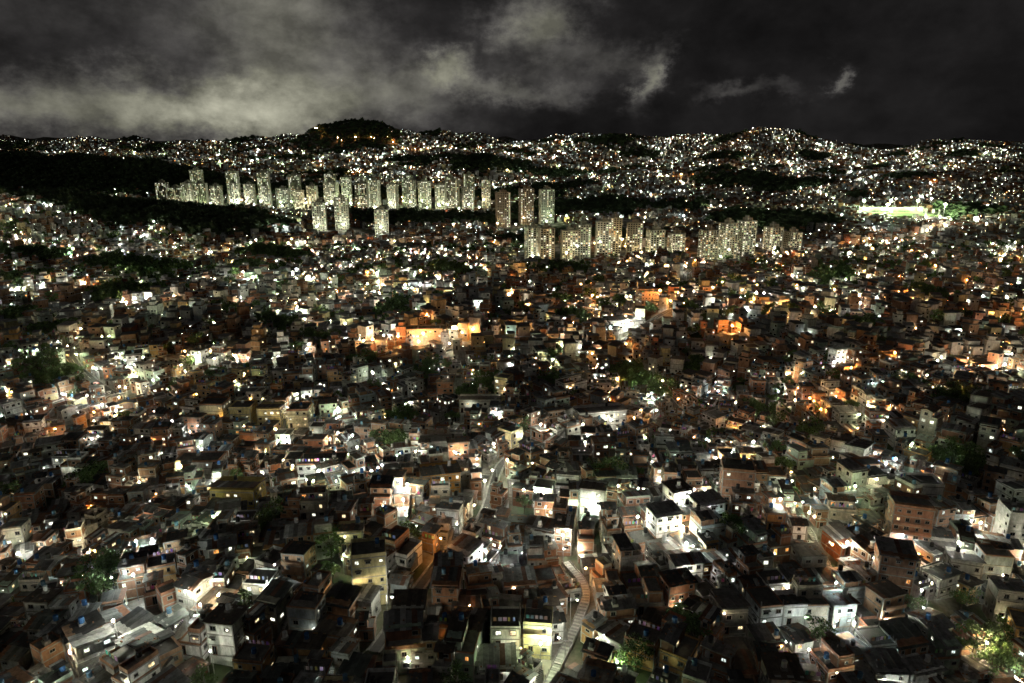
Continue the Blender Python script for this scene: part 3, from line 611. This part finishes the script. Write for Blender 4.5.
# ------------------------------------------------------------ cars
def car(col):
    q=QM()
    def prism(prof,y0,y1,mat,col_):
        for (x0,z0),(x1,z1) in zip(prof,prof[1:]+prof[:1]): q.add([((x0,y0,z0),(x0,y1,z0),(x1,y1,z1),(x1,y0,z1))],mat,col_)
        cx=sum(p[0] for p in prof)/len(prof); cz=sum(p[1] for p in prof)/len(prof)
        for yy in (y0,y1):
            for (x0,z0),(x1,z1) in zip(prof,prof[1:]+prof[:1]): q.add([((x0,yy,z0),(x1,yy,z1),(cx,yy,cz),((cx+x0)/2,yy,(cz+z0)/2))],mat,col_)
    prism([(-2.1,.3),(2.1,.3),(2.15,.7),(1.2,.92),(-1.9,.95),(-2.15,.75)],-.85,.85,0,col)
    prism([(-1.7,.93),(.95,.93),(.35,1.4),(-1.2,1.42)],-.74,.74,1,(0,0,0)); prism([(-1.2,1.41),(.36,1.39),(.3,1.46),(-1.1,1.48)],-.72,.72,0,col)
    for wx in (-1.3,1.3):
        for wy in (-.87,.87):
            t=np.linspace(0,2*math.pi,13)
            for i in range(12):
                a0,a1=t[i],t[i+1]; f=lambda a,y:(wx+.32*math.cos(a),y,.32+.32*math.sin(a)); q.add([(f(a0,wy-.1),f(a1,wy-.1),f(a1,wy+.1),f(a0,wy+.1))],2)
                for yy in (wy-.1,wy+.1): q.add([(f(a0,yy),f(a1,yy),(wx,yy,.32),(wx,yy,.321))],2)
    return q.mesh('parked_car',[surf('car_paint',rough=.35,noise=.1,bump=0),GLASS,surf('tyre',False,(.02,.02,.02),noise=.2)])
CM=[car(c) for c in ((.6,.6,.6),(.05,.05,.06),(.35,.04,.03),(.1,.15,.3),(.3,.3,.3))]
for p,w in RD[:6]:
    t=np.gradient(p,axis=0)
    for i in range(3,len(p)-3,5):
        if p[i][1]>420 or LR.random()<.5 or w<2.5: continue
        tn=t[i]/np.linalg.norm(t[i]); x,y=p[i][0]-tn[1]*(w/2-.9),p[i][1]+tn[0]*(w/2-.9)
        o_=bpy.data.objects.new('parked_car',CM[LR.integers(0,5)]); dz=float(H(*(p[i]+tn*2)))-float(H(*(p[i]-tn*2)))
        o_.location=(x,y,float(H(*p[i]))+.43); o_.rotation_euler=(0,-math.atan2(dz,4),math.atan2(tn[1],tn[0])); link(o_)
# ------------------------------------------------------------ sky / world
w=bpy.data.worlds.new('World'); scene.world=w; w.use_nodes=True; nt=w.node_tree; nt.nodes.clear(); L=nt.links.new
w.cycles.sampling_method='NONE'
out=N(nt,'ShaderNodeOutputWorld'); tc=N(nt,'ShaderNodeTexCoord'); sp=N(nt,'ShaderNodeSeparateXYZ'); L(tc.outputs['Generated'],sp.inputs[0])
def M(op,a,b=None,c=None,clamp=False):
    n=N(nt,'ShaderNodeMath',operation=op,use_clamp=clamp)
    for i,v in enumerate((a,b,c)):
        if v is None: continue
        if isinstance(v,(int,float)): n.inputs[i].default_value=v
        else: L(v,n.inputs[i])
    return n.outputs[0]
hyp=M('SQRT',M('ADD',M('MULTIPLY',sp.outputs[0],sp.outputs[0]),M('MULTIPLY',sp.outputs[1],sp.outputs[1])))
az=M('ARCTAN2',sp.outputs[0],sp.outputs[1]); el=M('DIVIDE',sp.outputs[2],M('MAXIMUM',hyp,.001))
cb=N(nt,'ShaderNodeCombineXYZ'); L(M('MULTIPLY',az,1.0),cb.inputs[0]); L(M('MULTIPLY',el,1.4),cb.inputs[1])
def noise(scale,det,rough,off=0,dist=0):
    mp=N(nt,'ShaderNodeMapping'); mp.inputs['Location'].default_value=(off,off*.7,off*.3); L(cb.outputs[0],mp.inputs[0])
    n=N(nt,'ShaderNodeTexNoise'); n.inputs['Scale'].default_value=scale; n.inputs['Detail'].default_value=det; n.inputs['Roughness'].default_value=rough; n.inputs['Distortion'].default_value=dist
    L(mp.outputs[0],n.inputs['Vector']); return n.outputs[0]
wa=M('MULTIPLY',M('SUBTRACT',noise(12,7,.68,3.1),.5),.19); we=M('MULTIPLY',M('SUBTRACT',noise(12,7,.68,9.7),.5),.11)
azw=M('ADD',az,wa); elw=M('ADD',el,we)
def G(px,py,sa,se,wt):
    a0=math.atan((px-512)/709); e0=(150-py)/780
    a=M('DIVIDE',M('SUBTRACT',azw,a0),sa); e=M('DIVIDE',M('SUBTRACT',elw,e0),se)
    return M('MULTIPLY',M('EXPONENT',M('MULTIPLY',M('ADD',M('MULTIPLY',a,a),M('MULTIPLY',e,e)),-1)),wt)
glow=None
for g_ in ((240,112,.10,.035,.30),(90,112,.30,.030,.23),(290,30,.10,.12,.17),(60,25,.3,.05,.035),(370,90,.11,.040,.12),
           (445,72,.04,.020,.24),(535,25,.05,.045,.24),(640,75,.02,.03,.22),(500,88,.10,.014,.12),(600,60,.05,.02,.08),(833,85,.013,.012,.12),(745,95,.05,.010,.06)):
    v=G(*g_); glow=v if glow is None else M('ADD',glow,v)
c1=noise(16,9,.6,1.5,dist=.1); c1=M('MULTIPLY',M('SUBTRACT',c1,.36),3.2,clamp=True)
c2=noise(3.2,5,.6,6.3); c2=M('MULTIPLY',M('SUBTRACT',c2,.38),2.6,clamp=True)
cl=M('ADD',M('MULTIPLY',glow,M('ADD',M('MULTIPLY',c1,.60),.42)),M('MULTIPLY',M('ADD',M('MULTIPLY',c2,.010),.0085),M('ADD',M('MULTIPLY',c1,.5),.7)))
mixc=N(nt,'ShaderNodeMix',data_type='RGBA'); mixc.inputs['A'].default_value=(1,.94,.94,1); mixc.inputs['B'].default_value=(1,.98,.76,1); L(M('MULTIPLY',glow,4,clamp=True),mixc.inputs['Factor'])
bg=N(nt,'ShaderNodeBackground'); L(mixc.outputs['Result'],bg.inputs[0]); L(cl,bg.inputs[1]); L(bg.outputs[0],out.inputs[0])
sd_=bpy.data.lights.new('ambient_fill_sun','SUN'); sd_.energy=.07; sd_.angle=math.radians(10); sd_.color=(1,.98,.90); so=link(bpy.data.objects.new('ambient_fill_sun',sd_)); so.rotation_euler=(math.radians(50),0,math.radians(-25))  # dim sun lamp added for overall ambient fill, no actual moon
# ------------------------------------------------------------ camera
cd=bpy.data.cameras.new('camera'); cd.lens=24; cd.sensor_width=36; cd.clip_end=30000; cd.clip_start=1
cam=link(bpy.data.objects.new('camera',cd)); cam.location=(0,0,112); cam.rotation_euler=(math.radians(90-15.8),0,0); scene.camera=cam
scene.view_settings.view_transform='Standard'; scene.view_settings.look='None'; scene.view_settings.exposure=0
